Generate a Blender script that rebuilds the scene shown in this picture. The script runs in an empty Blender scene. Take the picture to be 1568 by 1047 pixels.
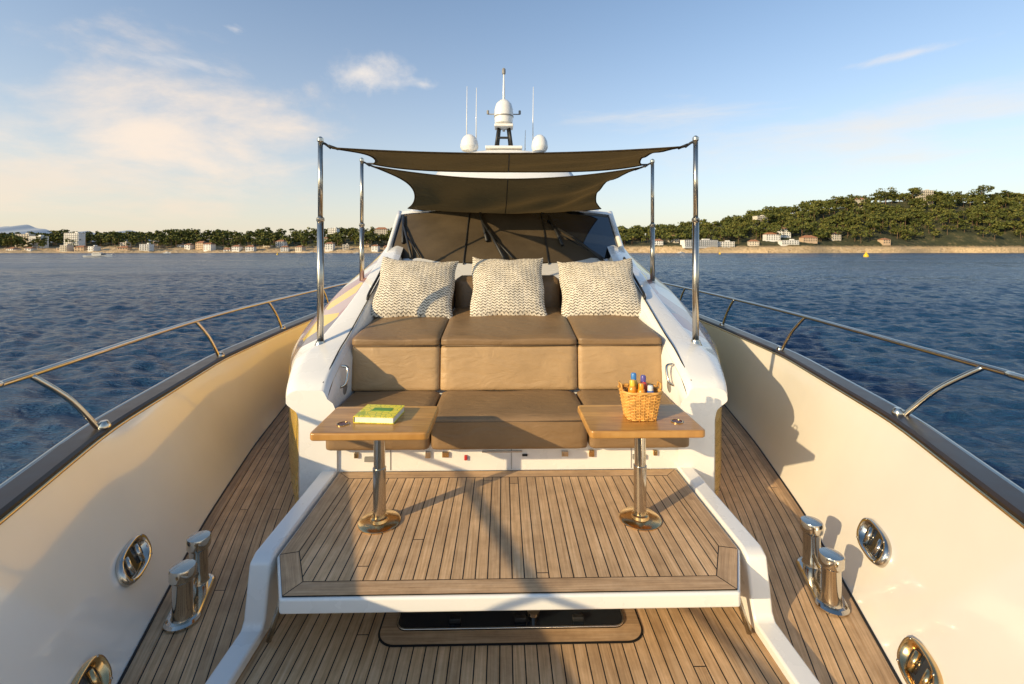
import bpy, bmesh, math, random
import numpy as np
from mathutils import Vector, Matrix
random.seed(7); rng=np.random.default_rng(7)
sc=bpy.context.scene
sc.view_settings.view_transform='Standard'; sc.view_settings.look='None'; sc.view_settings.exposure=0
COL=sc.collection
WATER=-2.2
# ---------------------------------------------------------------- helpers
def empty(name):
    o=bpy.data.objects.new(name,None); COL.objects.link(o); o.empty_display_size=.1; return o
def mk(name,verts,faces,mat,parent=None,smooth=False,uv=None,mi=None,loc=None,rot=None):
    me=bpy.data.meshes.new(name); me.from_pydata([tuple(v) for v in verts],[],[tuple(f) for f in faces])
    mats=mat if isinstance(mat,(list,tuple)) else [mat]
    for m in mats: me.materials.append(m)
    if mi is not None: me.polygons.foreach_set('material_index',list(mi))
    if uv is not None:
        l=me.uv_layers.new(name='UVMap')
        for lp in me.loops: l.data[lp.index].uv=uv[lp.vertex_index]
    if smooth: me.polygons.foreach_set('use_smooth',[True]*len(me.polygons))
    me.update()
    o=bpy.data.objects.new(name,me); COL.objects.link(o)
    if loc: o.location=loc
    if rot: o.rotation_euler=rot
    if parent: o.parent=parent
    return o
def fixn(o,sharp=None):
    bm=bmesh.new(); bm.from_mesh(o.data); bmesh.ops.recalc_face_normals(bm,faces=bm.faces)
    if sharp:
        for e in bm.edges:
            if len(e.link_faces)==2 and e.calc_face_angle(0)>sharp: e.smooth=False
    bm.to_mesh(o.data); bm.free()
def bev(o,w=.01,s=2):
    m=o.modifiers.new('b','BEVEL'); m.width=w; m.segments=s; m.limit_method='ANGLE'; m.angle_limit=.6
    o.data.polygons.foreach_set('use_smooth',[True]*len(o.data.polygons))
    w2=o.modifiers.new('w','WEIGHTED_NORMAL'); w2.keep_sharp=True
    return o
def box(name,c,s,mat,parent=None,b=0,rot=None,taper=None):
    x,y,z=[k/2 for k in s]
    v=[(-x,-y,-z),(x,-y,-z),(x,y,-z),(-x,y,-z),(-x,-y,z),(x,-y,z),(x,y,z),(-x,y,z)]
    f=[(0,3,2,1),(4,5,6,7),(0,1,5,4),(1,2,6,5),(2,3,7,6),(3,0,4,7)]
    o=mk(name,v,f,mat,parent,loc=c,rot=rot)
    if b: bev(o,b,3)
    return o
def lathe(name,prof,loc,mat,parent=None,n=32,rot=None,smooth=True,sx=1,sy=1):
    v=[];f=[]
    for r,z in prof:
        for i in range(n):
            a=2*math.pi*i/n; v.append((r*math.cos(a)*sx,r*math.sin(a)*sy,z))
    for j in range(len(prof)-1):
        for i in range(n):
            a=j*n+i;b=j*n+(i+1)%n; f.append((a,b,b+n,a+n))
    f.append(tuple(range(n))[::-1]); f.append(tuple(range((len(prof)-1)*n,len(prof)*n)))
    o=mk(name,v,f,mat,parent,smooth=False,loc=loc,rot=rot)
    if smooth:
        o.data.polygons.foreach_set('use_smooth',[True]*len(o.data.polygons))
        bm=bmesh.new(); bm.from_mesh(o.data)
        for e in bm.edges:
            if len(e.link_faces)==2 and e.calc_face_angle(0)>.7: e.smooth=False
        bm.to_mesh(o.data); bm.free()
    return o
def catm(pts,n=8,closed=False):
    P=[Vector(p) for p in pts]; out=[]
    m=len(P)
    rngi=range(m if closed else m-1)
    for i in rngi:
        if closed: a,b,c,d=P[i-1],P[i],P[(i+1)%m],P[(i+2)%m]
        else: a=P[max(i-1,0)];b=P[i];c=P[i+1];d=P[min(i+2,m-1)]
        for k in range(n):
            t=k/n
            out.append(.5*((2*b)+(c-a)*t+(2*a-5*b+4*c-d)*t*t+(3*b-a-3*c+d)*t**3))
    if not closed: out.append(P[-1])
    return out
def tubegeo(pts,r,n=12,closed=False):
    P=[Vector(p) for p in pts]; v=[];f=[]; m=len(P)
    up=None
    for i,p in enumerate(P):
        if closed: t=(P[(i+1)%m]-P[i-1])
        else: t=(P[min(i+1,m-1)]-P[max(i-1,0)])
        t.normalize()
        if up is None:
            up=Vector((0,0,1)) if abs(t.z)<.9 else Vector((1,0,0))
        s=t.cross(up).normalized(); up=s.cross(t).normalized()
        rr=r[i] if isinstance(r,(list,tuple)) else r
        for k in range(n):
            a=2*math.pi*k/n; v.append(p+s*(rr*math.cos(a))+up*(rr*math.sin(a)))
    for i in range(m if closed else m-1):
        for k in range(n):
            a=i*n+k;b=i*n+(k+1)%n; j=(i+1)%m
            f.append((a,b,j*n+(k+1)%n,j*n+k))
    if not closed:
        f.append(tuple(range(n))[::-1]); f.append(tuple(range((m-1)*n,m*n)))
    return v,f
def tube(name,pts,r,mat,parent=None,n=12,closed=False):
    v,f=tubegeo(pts,r,n,closed); return mk(name,v,f,mat,parent,smooth=True)
def grid(name,fn,nu,nv,mat,parent=None,smooth=True,uvfn=None,mifn=None,flip=False):
    v=[];f=[];uv=[];mi=[]
    for j in range(nv+1):
        for i in range(nu+1):
            v.append(fn(i/nu,j/nv)); uv.append(uvfn(i/nu,j/nv) if uvfn else (i/nu,j/nv))
    for j in range(nv):
        for i in range(nu):
            a=j*(nu+1)+i; q=(a,a+1,a+nu+2,a+nu+1)
            f.append(q[::-1] if flip else q)
            if mifn: mi.append(mifn((i+.5)/nu,(j+.5)/nv))
    return mk(name,v,f,mat,parent,smooth,uv,mi if mifn else None)
def smoothtab(tab):
    ys=np.array([t[0] for t in tab],float); xs=np.array([t[1] for t in tab],float)
    g=np.arange(ys[0],ys[-1]+.05,.05); d=np.interp(g,ys,xs)
    k=np.exp(-np.linspace(-2,2,21)**2); k/=k.sum()
    dp=np.concatenate([2*d[0]-d[1:11][::-1],d,2*d[-1]-d[-11:-1][::-1]])
    ds=np.convolve(dp,k,'valid')
    return lambda y: float(np.interp(y,g,ds))
# ---------------------------------------------------------------- materials
class N:
    def __init__(s,mat): s.t=mat.node_tree; s.n=s.t.nodes; s.l=s.t.links
    def add(s,typ,**kw):
        x=s.n.new(typ)
        for k,v in kw.items():
            if k.startswith('_'): x.inputs[k[1:].replace('_',' ')].default_value=v
            else: setattr(x,k,v)
        return x
    def link(s,a,b): s.l.new(a,b)
    def math(s,op,a,b=None,c=None):
        x=s.n.new('ShaderNodeMath'); x.operation=op
        for i,q in enumerate((a,b,c)):
            if q is None: continue
            if isinstance(q,(int,float)): x.inputs[i].default_value=q
            else: s.l.new(q,x.inputs[i])
        return x.outputs[0]
    def mix(s,fac,a,b,blend='MIX'):
        x=s.n.new('ShaderNodeMix'); x.data_type='RGBA'; x.blend_type=blend
        for i,q in ((0,fac),(6,a),(7,b)):
            if isinstance(q,(int,float)): x.inputs[i].default_value=q
            elif isinstance(q,tuple): x.inputs[i].default_value=(*q[:3],1)
            else: s.l.new(q,x.inputs[i])
        return x.outputs[2]
    def ramp(s,fac,stops):
        x=s.n.new('ShaderNodeValToRGB'); e=x.color_ramp.elements
        while len(e)<len(stops): e.new(.5)
        for el,(p,c) in zip(e,stops): el.position=p; el.color=(*c,1) if isinstance(c,tuple) else (c,c,c,1)
        s.l.new(fac,x.inputs[0]); return x.outputs[0]
    def noise(s,vec,scale,detail=4,rough=.55,dist=0):
        x=s.n.new('ShaderNodeTexNoise'); x.inputs['Scale'].default_value=scale; x.inputs['Detail'].default_value=detail
        x.inputs['Roughness'].default_value=rough; x.inputs['Distortion'].default_value=dist
        if vec is not None: s.l.new(vec,x.inputs['Vector'])
        return x.outputs['Fac']
    def mapv(s,vec,scale=(1,1,1),loc=(0,0,0),rot=(0,0,0)):
        x=s.n.new('ShaderNodeMapping'); x.inputs['Scale'].default_value=scale; x.inputs['Location'].default_value=loc; x.inputs['Rotation'].default_value=rot
        s.l.new(vec,x.inputs['Vector']); return x.outputs[0]
    def mrange(s,v,a,b,c,d_):
        x=s.n.new('ShaderNodeMapRange'); s.l.new(v,x.inputs[0])
        for i,q in enumerate((a,b,c,d_)): x.inputs[i+1].default_value=q
        return x.outputs[0]
    def bump(s,h,strength=.3,dist=.01):
        x=s.n.new('ShaderNodeBump'); x.inputs['Strength'].default_value=strength; x.inputs['Distance'].default_value=dist
        s.l.new(h,x.inputs['Height']); s.l.new(x.outputs[0],s.bsdf.inputs['Normal']); return x
def newmat(name,color=(.8,.8,.8),rough=.5,metal=0,coat=0,spec=.5):
    m=bpy.data.materials.new(name); m.use_nodes=True; n=N(m); b=m.node_tree.nodes['Principled BSDF']; n.bsdf=b
    b.inputs['Base Color'].default_value=(*color,1); b.inputs['Roughness'].default_value=rough
    b.inputs['Metallic'].default_value=metal; b.inputs['Coat Weight'].default_value=coat; b.inputs['Specular IOR Level'].default_value=spec
    b.inputs['Coat Roughness'].default_value=.06
    return m,n
def simple(name,color,rough=.5,metal=0,coat=0,var=.12,scale=6,bump=0,bscale=80,spec=.5,rv=.1):
    m,n=newmat(name,color,rough,metal,coat,spec)
    tc=n.add('ShaderNodeTexCoord').outputs['Object']
    a=n.noise(tc,scale,5)
    dark=tuple(c*(1-var) for c in color); lite=tuple(min(1,c*(1+var)) for c in color)
    n.link(n.ramp(a,[(.3,dark),(.7,lite)]),n.bsdf.inputs['Base Color'])
    n.link(n.mrange(a,0,1,max(.02,rough-rv),min(1,rough+rv)),n.bsdf.inputs['Roughness'])
    if bump: n.bump(n.noise(tc,bscale,3),bump,.005)
    return m
def teak(name,pl=.062,margin=False,tint=(1,1,1)):
    m,n=newmat(name,(.4,.27,.16),.6,spec=.35)
    tc=n.add('ShaderNodeTexCoord').outputs['UV']
    sep=n.add('ShaderNodeSeparateXYZ'); n.link(tc,sep.inputs[0]); u,v=sep.outputs[0],sep.outputs[1]
    p=n.math('DIVIDE',u,pl); idx=n.math('FLOOR',p); fr=n.math('FRACT',p)
    wn=n.add('ShaderNodeTexWhiteNoise',noise_dimensions='1D'); n.link(idx,wn.inputs['W'])
    q=n.math('ADD',n.math('DIVIDE',v,4.3),n.math('MULTIPLY',wn.outputs[0],7.3)); qi=n.math('FLOOR',q); qf=n.math('FRACT',q)
    wn2=n.add('ShaderNodeTexWhiteNoise',noise_dimensions='2D')
    cb=n.add('ShaderNodeCombineXYZ'); n.link(idx,cb.inputs[0]); n.link(qi,cb.inputs[1]); n.link(cb.outputs[0],wn2.inputs['Vector'])
    cb2=n.add('ShaderNodeCombineXYZ'); n.link(u,cb2.inputs[0]); n.link(v,cb2.inputs[1]); n.link(n.math('MULTIPLY',wn2.outputs[0],20),cb2.inputs[2])
    g=n.noise(n.mapv(cb2.outputs[0],(90,3,1)),1,6,.6,.4)
    g2=n.noise(n.mapv(cb2.outputs[0],(1,1,0)),1.7,6,.65)
    g3=n.noise(n.mapv(cb2.outputs[0],(9,9,0)),1,4,.7)
    T=lambda c:tuple(a*b for a,b in zip(c,tint))
    col=n.ramp(g,[(.25,T((.44,.275,.135))),(.5,T((.66,.44,.24))),(.78,T((.82,.60,.37)))])
    pv=n.ramp(wn2.outputs[0],[(0,(.82,.81,.80)),(.5,(.98,.98,.98)),(1,(1.1,1.09,1.07))])
    col=n.mix(1,col,pv,'MULTIPLY')
    col=n.mix(1,col,n.ramp(g2,[(.3,(.72,.70,.70)),(.7,(1.1,1.08,1.07))]),'MULTIPLY')
    col=n.mix(1,col,n.ramp(g3,[(.3,(.84,.83,.82)),(.6,(1.03,1.03,1.03))]),'MULTIPLY')
    if not margin:
        seam=n.math('LESS_THAN',fr,.10)
        butt=n.math('LESS_THAN',qf,.0012)
        s=n.math('MAXIMUM',seam,butt)
        col=n.mix(s,col,(.015,.013,.012))
        h=n.math('SUBTRACT',n.math('MULTIPLY',g,.3),s)
    else: h=n.math('MULTIPLY',g,.3)
    n.link(col,n.bsdf.inputs['Base Color'])
    n.link(n.math('ADD',n.math('MULTIPLY',g,.3),.45),n.bsdf.inputs['Roughness'])
    n.bump(h,.5,.002)
    return m
M_teak=teak('teak_planking'); M_marg=teak('teak_margin_board',margin=True,tint=(.84,.84,.86))
M_caulk=simple('black_caulk',(.012,.012,.012),.6)
M_chrome=simple('polished_stainless',(.60,.54,.45),.12,1,var=.05,scale=20,rv=.05)
M_steel=simple('brushed_steel',(.55,.50,.42),.25,1,var=.06,scale=30,rv=.06)
M_bronze=simple('gold_tinted_steel',(.72,.50,.24),.2,1,var=.06,scale=30,rv=.06)
M_white=simple('white_gelcoat',(.84,.82,.77),.28,0,.5,var=.03,scale=3,rv=.08)
M_bul=simple('cream_gelcoat',(.86,.81,.72),.16,0,1.0,var=.04,scale=1.3,rv=.08)
M_black=simple('black_rubber',(.015,.015,.015),.5)
M_cap=simple('dark_varnished_cap',(.028,.018,.012),.38,0,.12,var=.3,scale=9,spec=.3)
M_grey=simple('grey_label',(.25,.24,.22),.5)
M_red=simple('red_plastic',(.5,.03,.03),.4)
def leather(name,c):
    m,n=newmat(name,c,.5,spec=.4)
    tc=n.add('ShaderNodeTexCoord').outputs['Object']
    a=n.noise(tc,3,5,.6); v=n.add('ShaderNodeTexVoronoi'); v.inputs['Scale'].default_value=260; n.link(tc,v.inputs['Vector'])
    n.link(n.ramp(a,[(.3,tuple(k*.86 for k in c)),(.7,tuple(k*1.12 for k in c))]),n.bsdf.inputs['Base Color'])
    w=n.noise(n.mapv(tc,(3,9,6)),1.6,4,.5,.8)
    h=n.math('ADD',n.math('MULTIPLY',v.outputs['Distance'],.08),n.math('MULTIPLY',w,1.4))
    n.link(n.math('ADD',n.math('MULTIPLY',a,.25),.33),n.bsdf.inputs['Roughness'])
    n.bump(h,.45,.02); return m
M_leather=leather('tan_vinyl',(.44,.285,.14)); M_leather2=leather('brown_vinyl',(.17,.108,.055)); M_leather3=leather('grazing_shade_vinyl',(.25,.155,.075))  # M_leather3: tan vinyl darkened, grazing-sun shade of the cushion tops put into its colour
# livery
m,n=newmat('painted_topside',(.75,.72,.66),.25,0,.5)
ge=n.add('ShaderNodeNewGeometry').outputs['Position']
vo=n.add('ShaderNodeTexVoronoi'); vo.inputs['Scale'].default_value=2.3; n.link(n.mapv(ge,(1.3,.9,1.0),(1.3,.7,.4)),vo.inputs['Vector'])
s3=n.add('ShaderNodeSeparateColor'); n.link(vo.outputs['Color'],s3.inputs[0])
cr=n.n.new('ShaderNodeValToRGB'); cr.color_ramp.interpolation='CONSTANT'
st=[(0,(.40,.22,.20)),(.30,(.76,.74,.70)),(.38,(.80,.56,.05)),(.58,(.50,.36,.34)),(.76,(.20,.18,.20)),(.90,(.76,.74,.7))]
e=cr.color_ramp.elements
while len(e)<len(st): e.new(.5)
for el,(p,c) in zip(e,st): el.position=p; el.color=(*c,1)
n.link(s3.outputs[0],cr.inputs[0]); n.link(cr.outputs[0],n.bsdf.inputs['Base Color']); M_livery=m
M_gold=simple('gold_topside_paint',(.78,.50,.08),.25,0,.5,var=.1,scale=2)
# varnished table
m,n=newmat('oiled_teak_table',(.5,.3,.13),.35,0,.2)
tc=n.add('ShaderNodeTexCoord').outputs['Object']; sp=n.add('ShaderNodeSeparateXYZ'); n.link(tc,sp.inputs[0])
pi=n.math('FLOOR',n.math('DIVIDE',sp.outputs[1],.09)); wn=n.add('ShaderNodeTexWhiteNoise',noise_dimensions='1D'); n.link(pi,wn.inputs['W'])
cb=n.add('ShaderNodeCombineXYZ'); n.link(sp.outputs[0],cb.inputs[0]); n.link(sp.outputs[1],cb.inputs[1]); n.link(n.math('MULTIPLY',wn.outputs[0],9),cb.inputs[2])
g=n.noise(n.mapv(cb.outputs[0],(4,60,1)),1,5,.6,.6)
col=n.ramp(g,[(.25,(.36,.16,.035)),(.5,(.58,.30,.075)),(.75,(.74,.43,.13))])
col=n.mix(1,col,n.ramp(wn.outputs[0],[(0,(.75,.72,.7)),(1,(1.15,1.12,1.1))]),'MULTIPLY'); n.link(col,n.bsdf.inputs['Base Color']); n.bump(g,.15,.002); M_table=m
# awning fabric
m,n=newmat('brown_mesh_fabric',(.07,.05,.03),.9,spec=.15)
tc=n.add('ShaderNodeTexCoord').outputs['Object']; a=n.noise(tc,2.5,5,.6)
n.link(n.ramp(a,[(.3,(.042,.030,.015)),(.7,(.072,.052,.026))]),n.bsdf.inputs['Base Color'])
w=n.noise(n.mapv(tc,(2,5,2)),1.5,4,.6,1.0); n.bump(n.math('ADD',w,n.math('MULTIPLY',n.noise(tc,350,2),.05)),.9,.09)
tr=n.add('ShaderNodeBsdfTranslucent'); tr.inputs[0].default_value=(.26,.165,.06,1)
mx=n.add('ShaderNodeMixShader'); mx.inputs[0].default_value=.3; n.link(n.bsdf.outputs[0],mx.inputs[1]); n.link(tr.outputs[0],mx.inputs[2])
n.link(mx.outputs[0],n.n['Material Output'].inputs[0]); M_awn=m
M_cover=simple('windscreen_cover_mesh',(.085,.062,.036),.7,0,0,var=.25,scale=2,bump=.2,bscale=200,spec=.25)
M_glass=simple('dark_windscreen_glass',(.012,.016,.022),.06,0,.5,var=.1,rv=.03)
# ---------------------------------------------------------------- hull tables
wD=smoothtab([(-2.3,.02),(-1.5,.38),(-.5,.82),(.5,1.22),(1.3,1.52),(2.1,1.80),(3.37,2.23),(4.7,2.58),(6.1,2.87),(8,3.05),(12,3.15),(16,3.15)])
cD=smoothtab([(-2.95,.03),(-2.3,.38),(-1.5,.78),(0,1.42),(1.9,2.13),(2.95,2.53),(4.8,2.95),(6.4,3.1),(8,3.2),(12,3.3),(16,3.3)])
CAPZ=.85
yacht=empty('motor_yacht')
for s in (-1,1):
    side='port' if s>0 else 'starboard'
    def fb(a,t,s=s):
        y=-2.3+a*18.3
        x0=wD(y); x1=cD(y-.3*(1 if y<0 else 0))
        return (s*(x0+(x1-x0)*t**.8),y,CAPZ*t)
    grid('bulwark_inner_'+side,fb,160,12,M_bul,yacht,flip=(s<0))
    prof=[(0,.0),(0,.035),(.015,.05),(.135,.05),(.15,.035),(.15,-.03)]
    def fc(a,t,s=s):
        y=-2.9+a*18.9; i=min(int(t*5+1e-6),5); px,pz=prof[i]
        return (s*(cD(y)+px),y,CAPZ+pz)
    grid('cap_rail_'+side,fc,160,5,M_cap,yacht,smooth=False,flip=(s>0))
    ys=np.linspace(-2.9,16,120)
    tube('cap_trim_'+side,[(s*(cD(y)+.155),y,CAPZ+.03) for y in ys],.022,M_chrome,yacht,8)
    tube('cap_inner_trim_'+side,[(s*(cD(y)-.004),y,CAPZ+.012) for y in ys],.010,M_bronze,yacht,8)
    def fh(a,t,s=s):
        y=-2.9+a*18.9; c=cD(y)+.15; w=max(.02,c-.25-1.3*t*max(0,(4-y))/7*.8)
        return (s*(c+(w-c)*t**.7),y+ (0),CAPZ-.03+(WATER-.4-CAPZ)*t)
    grid('hull_side_'+side,fh,120,10,M_white,yacht,flip=(s>0))
    def fd(a,t,s=s):
        y=1.5+a*14.5; w=wD(y)+.01; return (s*(1.30+(w-1.30)*t),y,0)
    def ud(a,t,s=s):
        y=1.5+a*14.5; w=wD(y)+.01; return ((w-1.30)*(1-t)+.01+s*5,y+s*3)
    grid('side_deck_'+side,fd,140,6,M_teak,yacht,smooth=False,uvfn=ud,flip=(s<0))
    V=[];F=[];U=[]
    for i in range(81):
        y=1.5+i*.15
        for d_ in (0,.075): V.append((s*(wD(y)-d_-.004),y,.005)); U.append((d_*1.1,y))
    for i in range(80): F.append((2*i,2*i+1,2*i+3,2*i+2))
    mk('deck_margin_'+side,V,F,M_marg,yacht,uv=U)
    tube('waterway_'+side,[(s*(wD(y)-.002),y,.004) for y in np.linspace(0,14,90)],.008,M_caulk,yacht,6)
def ff(a,t):
    y=-2.2+a*3.7; w=wD(y); return ((2*t-1)*w,y,0)
grid('fore_deck',ff,40,8,M_teak,yacht,smooth=False,uvfn=lambda a,t:((2*t-1)*wD(-2.2+a*3.7),-2.2+a*3.7),flip=True)
mk('well_deck',[(-1.30,1.5,0),(1.30,1.5,0),(1.30,3.4,0),(-1.30,3.4,0)],[(0,1,2,3)],M_teak,yacht,uv=[(-1.30,1.5),(1.30,1.5),(1.30,3.4),(-1.30,3.4)])
# ---------------------------------------------------------------- hatch on the well deck
def rrect(x0,x1,y0,y1,r,n=8):
    P=[]
    for cx,cy,a0 in ((x1-r,y1-r,0),(x0+r,y1-r,90),(x0+r,y0+r,180),(x1-r,y0+r,270)):
        for k in range(n+1):
            a=math.radians(a0+90*k/n); P.append((cx+r*math.cos(a),cy+r*math.sin(a)))
    return P
hatch=empty('deck_hatch')
def plate(name,P,z,mat,par,uv=True):
    return mk(name,[(x,y,z) for x,y in P],[tuple(range(len(P)))],mat,par,uv=[(x,y) for x,y in P])
plate('seal',rrect(-.695,.695,2.31,3.2,.1),.004,M_caulk,hatch)
A=rrect(-.685,.685,2.32,3.19,.09);B=rrect(-.61,.61,2.40,3.1,.06)
k=len(A); vv=[(x,y,.008) for x,y in A]+[(x,y,.008) for x,y in B]
mk('teak_surround',vv,[(i,(i+1)%k,k+(i+1)%k,k+i) for i in range(k)],M_marg,hatch,uv=[(v[1]*1.1,v[0]) for v in vv])
plate('glass',rrect(-.60,.60,2.41,3.09,.05),.012,M_glass,hatch)
tube('rim',[(x,y,.014) for x,y in rrect(-.605,.605,2.405,3.1,.055)],.005,M_steel,hatch,8,True)
lathe('handle',[(.02,0),(.02,.03),(.035,.035),(.035,.05),(.01,.055)],(.12,2.46,.012),M_chrome,hatch,16)
for x in (-.3,.05,.36): box('hinge',(x,2.45,.025),(.06,.03,.024),M_black,hatch,.005)
# ---------------------------------------------------------------- raised platform
plat=empty('raised_teak_platform')
Po=[(-1.10,2.18),(1.10,2.18),(1.262,2.49),(1.262,3.42),(-1.262,3.42),(-1.262,2.49)]
def extr(name,P,z0,z1,mat,par,b=0):
    n_=len(P); v=[(x,y,z0) for x,y in P]+[(x,y,z1) for x,y in P]
    f=[tuple(range(n_))[::-1],tuple(range(n_,2*n_))]+[(i,(i+1)%n_,n_+(i+1)%n_,n_+i) for i in range(n_)]
    o=mk(name,v,f,mat,par); fixn(o)
    if b: bev(o,b,3)
    return o
extr('slab',Po,.275,.35,M_white,plat,.012)
def inset(P,d):
    out=[];m_=len(P)
    for i in range(m_):
        a,b,c=Vector(P[i-1]),Vector(P[i]),Vector(P[(i+1)%m_])
        n1=Vector((-(b-a).y,(b-a).x)).normalized(); n2=Vector((-(c-b).y,(c-b).x)).normalized()
        bis=(n1+n2).normalized(); out.append(tuple(b+bis*(d/max(.3,bis.dot(n1)))))
    return out
P1=inset(Po,.014);P2=inset(Po,.105);P3=inset(Po,.110)
plate('caulk_bed',inset(Po,.012),.353,M_caulk,plat)
for i in range(6):
    a,b=Vector(P1[i]),Vector(P1[(i+1)%6]); c,d=Vector(P2[(i+1)%6]),Vector(P2[i])
    t=(b-a).normalized(); a2=a+t*.003;b2=b-t*.003;c2=c-t*.003;d2=d+t*.003
    L=[a2,b2,c2,d2]; nrm=Vector((-t.y,t.x))
    mk('margin_board',[(p.x,p.y,.357) for p in L],[(0,1,2,3)],M_marg,plat,uv=[((p-a).dot(nrm)*1.2+i,(p-a).dot(t)+i*2) for p in L])
plate('planking',P3,.3565,M_teak,plat)
for s in (-1,1):
    tube('gas_strut',[(s*1.16,2.40,.30),(s*1.23,2.34,.02)],.014,M_steel,plat)
    box('bracket',(s*1.17,2.42,.26),(.03,.09,.05),M_steel,plat,.004)
    pr=[(3.55,0),(3.55,.372),(2.50,.372),(2.44,.345),(2.385,.09),(2.36,.06),(1.1,.06),(1.1,0)]
    xa,xb=s*1.272,s*1.385
    v=[(xa,y,z) for y,z in pr]+[(xb,y,z) for y,z in pr]; k=len(pr)
    f=[tuple(range(k)),tuple(range(k,2*k))[::-1]]+[(i,k+i,k+(i+1)%k,(i+1)%k) for i in range(k)]
    o=mk('well_coaming',v,f,M_white,yacht); fixn(o); bev(o,.015,3)
box('under_platform_locker',(0,3.2,.14),(2.5,.3,.26),M_white,plat)
# ---------------------------------------------------------------- cabin sides / arms
ST=[(3.40,[(1.34,.90),(1.37,.965),(1.57,.965),(1.63,.94),(1.648,.87),(1.56,.80),(1.545,.72),(1.54,0)]),
    (3.50,[(1.345,.985),(1.375,1.04),(1.61,1.035),(1.675,1.0),(1.69,.92),(1.62,.84),(1.60,.74),(1.60,0)]),
    (3.80,[(1.36,1.10),(1.39,1.16),(1.66,1.14),(1.77,1.08),(1.79,.98),(1.77,.88),(1.77,.76),(1.77,0)]),
    (4.10,[(1.37,1.20),(1.40,1.255),(1.66,1.21),(1.86,1.11),(1.92,1.0),(1.93,.88),(1.93,.76),(1.93,0)]),
    (4.70,[(1.38,1.42),(1.42,1.475),(1.62,1.43),(1.96,1.24),(2.13,1.06),(2.20,.90),(2.22,.78),(2.22,0)]),
    (5.30,[(1.38,1.64),(1.44,1.69),(1.64,1.62),(2.05,1.37),(2.30,1.12),(2.41,.95),(2.44,.78),(2.44,0)]),
    (6.00,[(1.40,1.88),(1.48,1.90),(1.70,1.81),(2.10,1.54),(2.38,1.22),(2.50,1.0),(2.54,.78),(2.54,0)]),
    (7.50,[(1.60,2.22),(1.72,2.22),(1.90,2.10),(2.15,1.80),(2.38,1.4),(2.50,1.1),(2.56,.78),(2.56,0)]),
    (10.0,[(1.80,3.0),(1.9,2.95),(2.0,2.7),(2.2,2.2),(2.40,1.6),(2.5,1.2),(2.55,.78),(2.56,0)]),
    (15.0,[(1.80,3.4),(1.9,3.3),(2.0,3.0),(2.2,2.4),(2.40,1.7),(2.5,1.2),(2.55,.78),(2.56,0)])]
for s in (-1,1):
    cols=[]
    for j in range(8):
        cols.append(catm([(s*p[j][0],y,p[j][1]) for y,p in ST],8))
    nr=len(cols[0]); v=[];f=[];mi=[]
    def rnd(sec):
        out=[sec[0]]
        for q in range(1,len(sec)-1):
            a,b,c=sec[q-1],sec[q],sec[q+1]
            la=min(.35,.022/max((a-b).length,1e-3)); lc=min(.35,.022/max((c-b).length,1e-3))
            p0=b.lerp(a,la); p2=b.lerp(c,lc); out+=[p0,(p0+2*b+p2)/4,p2]
        out.append(sec[-1]); return out
    secs=[rnd([cols[j][i] for j in range(8)]) for i in range(nr)]
    ns=len(secs[0])
    for sec in secs: v+=sec
    for i in range(nr-1):
        for j in range(ns-1):
            a=i*ns+j; q=(a,a+1,a+ns+1,a+ns); f.append(q if s<0 else q[::-1])
            yy=v[a].y; mi.append(2 if (j>=15 and yy>3.45) else 1 if (j>=6 and yy>4.15) else 0)
    o=mk('cabin_side',v,f,[M_white,M_livery,M_gold],yacht,True,mi=mi)
    fixn(o)
    sec=secs[0]; vv=[tuple(p) for p in sec]+[(s*1.27,3.40,0),(s*1.27,3.40,.80),(s*1.30,3.40,.87)]
    o=mk('arm_front',vv,[tuple(range(len(vv)))],M_white,yacht)
    ys=np.linspace(3.40,6.2,20)
    top=lambda y:np.interp(y,[t[0] for t in ST],[t[1][0][1] for t in ST]); xi=lambda y:np.interp(y,[t[0] for t in ST],[t[1][0][0] for t in ST])
    v=[];f=[]
    for y in ys:
        v+= [(s*xi(y),y,top(y)),(s*(xi(y)-.03 if y>3.45 else 1.30),y,max(.35,top(y)-.07)),(s*(1.345 if y>3.45 else 1.27),y,.34)]
    for i in range(len(ys)-1):
        for j in range(2):
            a=i*3+j; f.append((a,a+1,a+4,a+3))
    mk('arm_inner',v,f,M_white,yacht,True)
    tube('grab_handle',catm([(s*1.335,3.62,.92),(s*1.29,3.63,.94),(s*1.28,3.66,1.0),(s*1.29,3.69,1.06),(s*1.34,3.70,1.07)],6),.011,M_chrome,yacht,10)
    lathe('speaker',[(.05,0),(.055,.008),(.045,.012),(.0,.012)],(s*1.338,3.75,.88),M_grey,yacht,24,rot=(0,-s*math.pi/2,0))
    tube('coachroof_handrail',catm([(s*1.44,4.75,1.48),(s*1.44,4.8,1.55),(s*1.45,5.2,1.71),(s*1.48,5.7,1.90),(s*1.50,5.75,1.84)],8),.014,M_black,yacht,10)
    tube('arm_trim_line',catm([(s*1.39,3.45,1.005),(s*1.40,3.8,1.166),(s*1.41,4.1,1.262),(s*1.43,4.7,1.48),(s*1.45,5.3,1.694)],6),.006,M_black,yacht,6)
grid('coachroof',lambda a,t:((2*a-1)*1.46,5.15+t*1.25,1.50+.42*t-.04*(2*a-1)**2),20,10,M_white,yacht)
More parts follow.
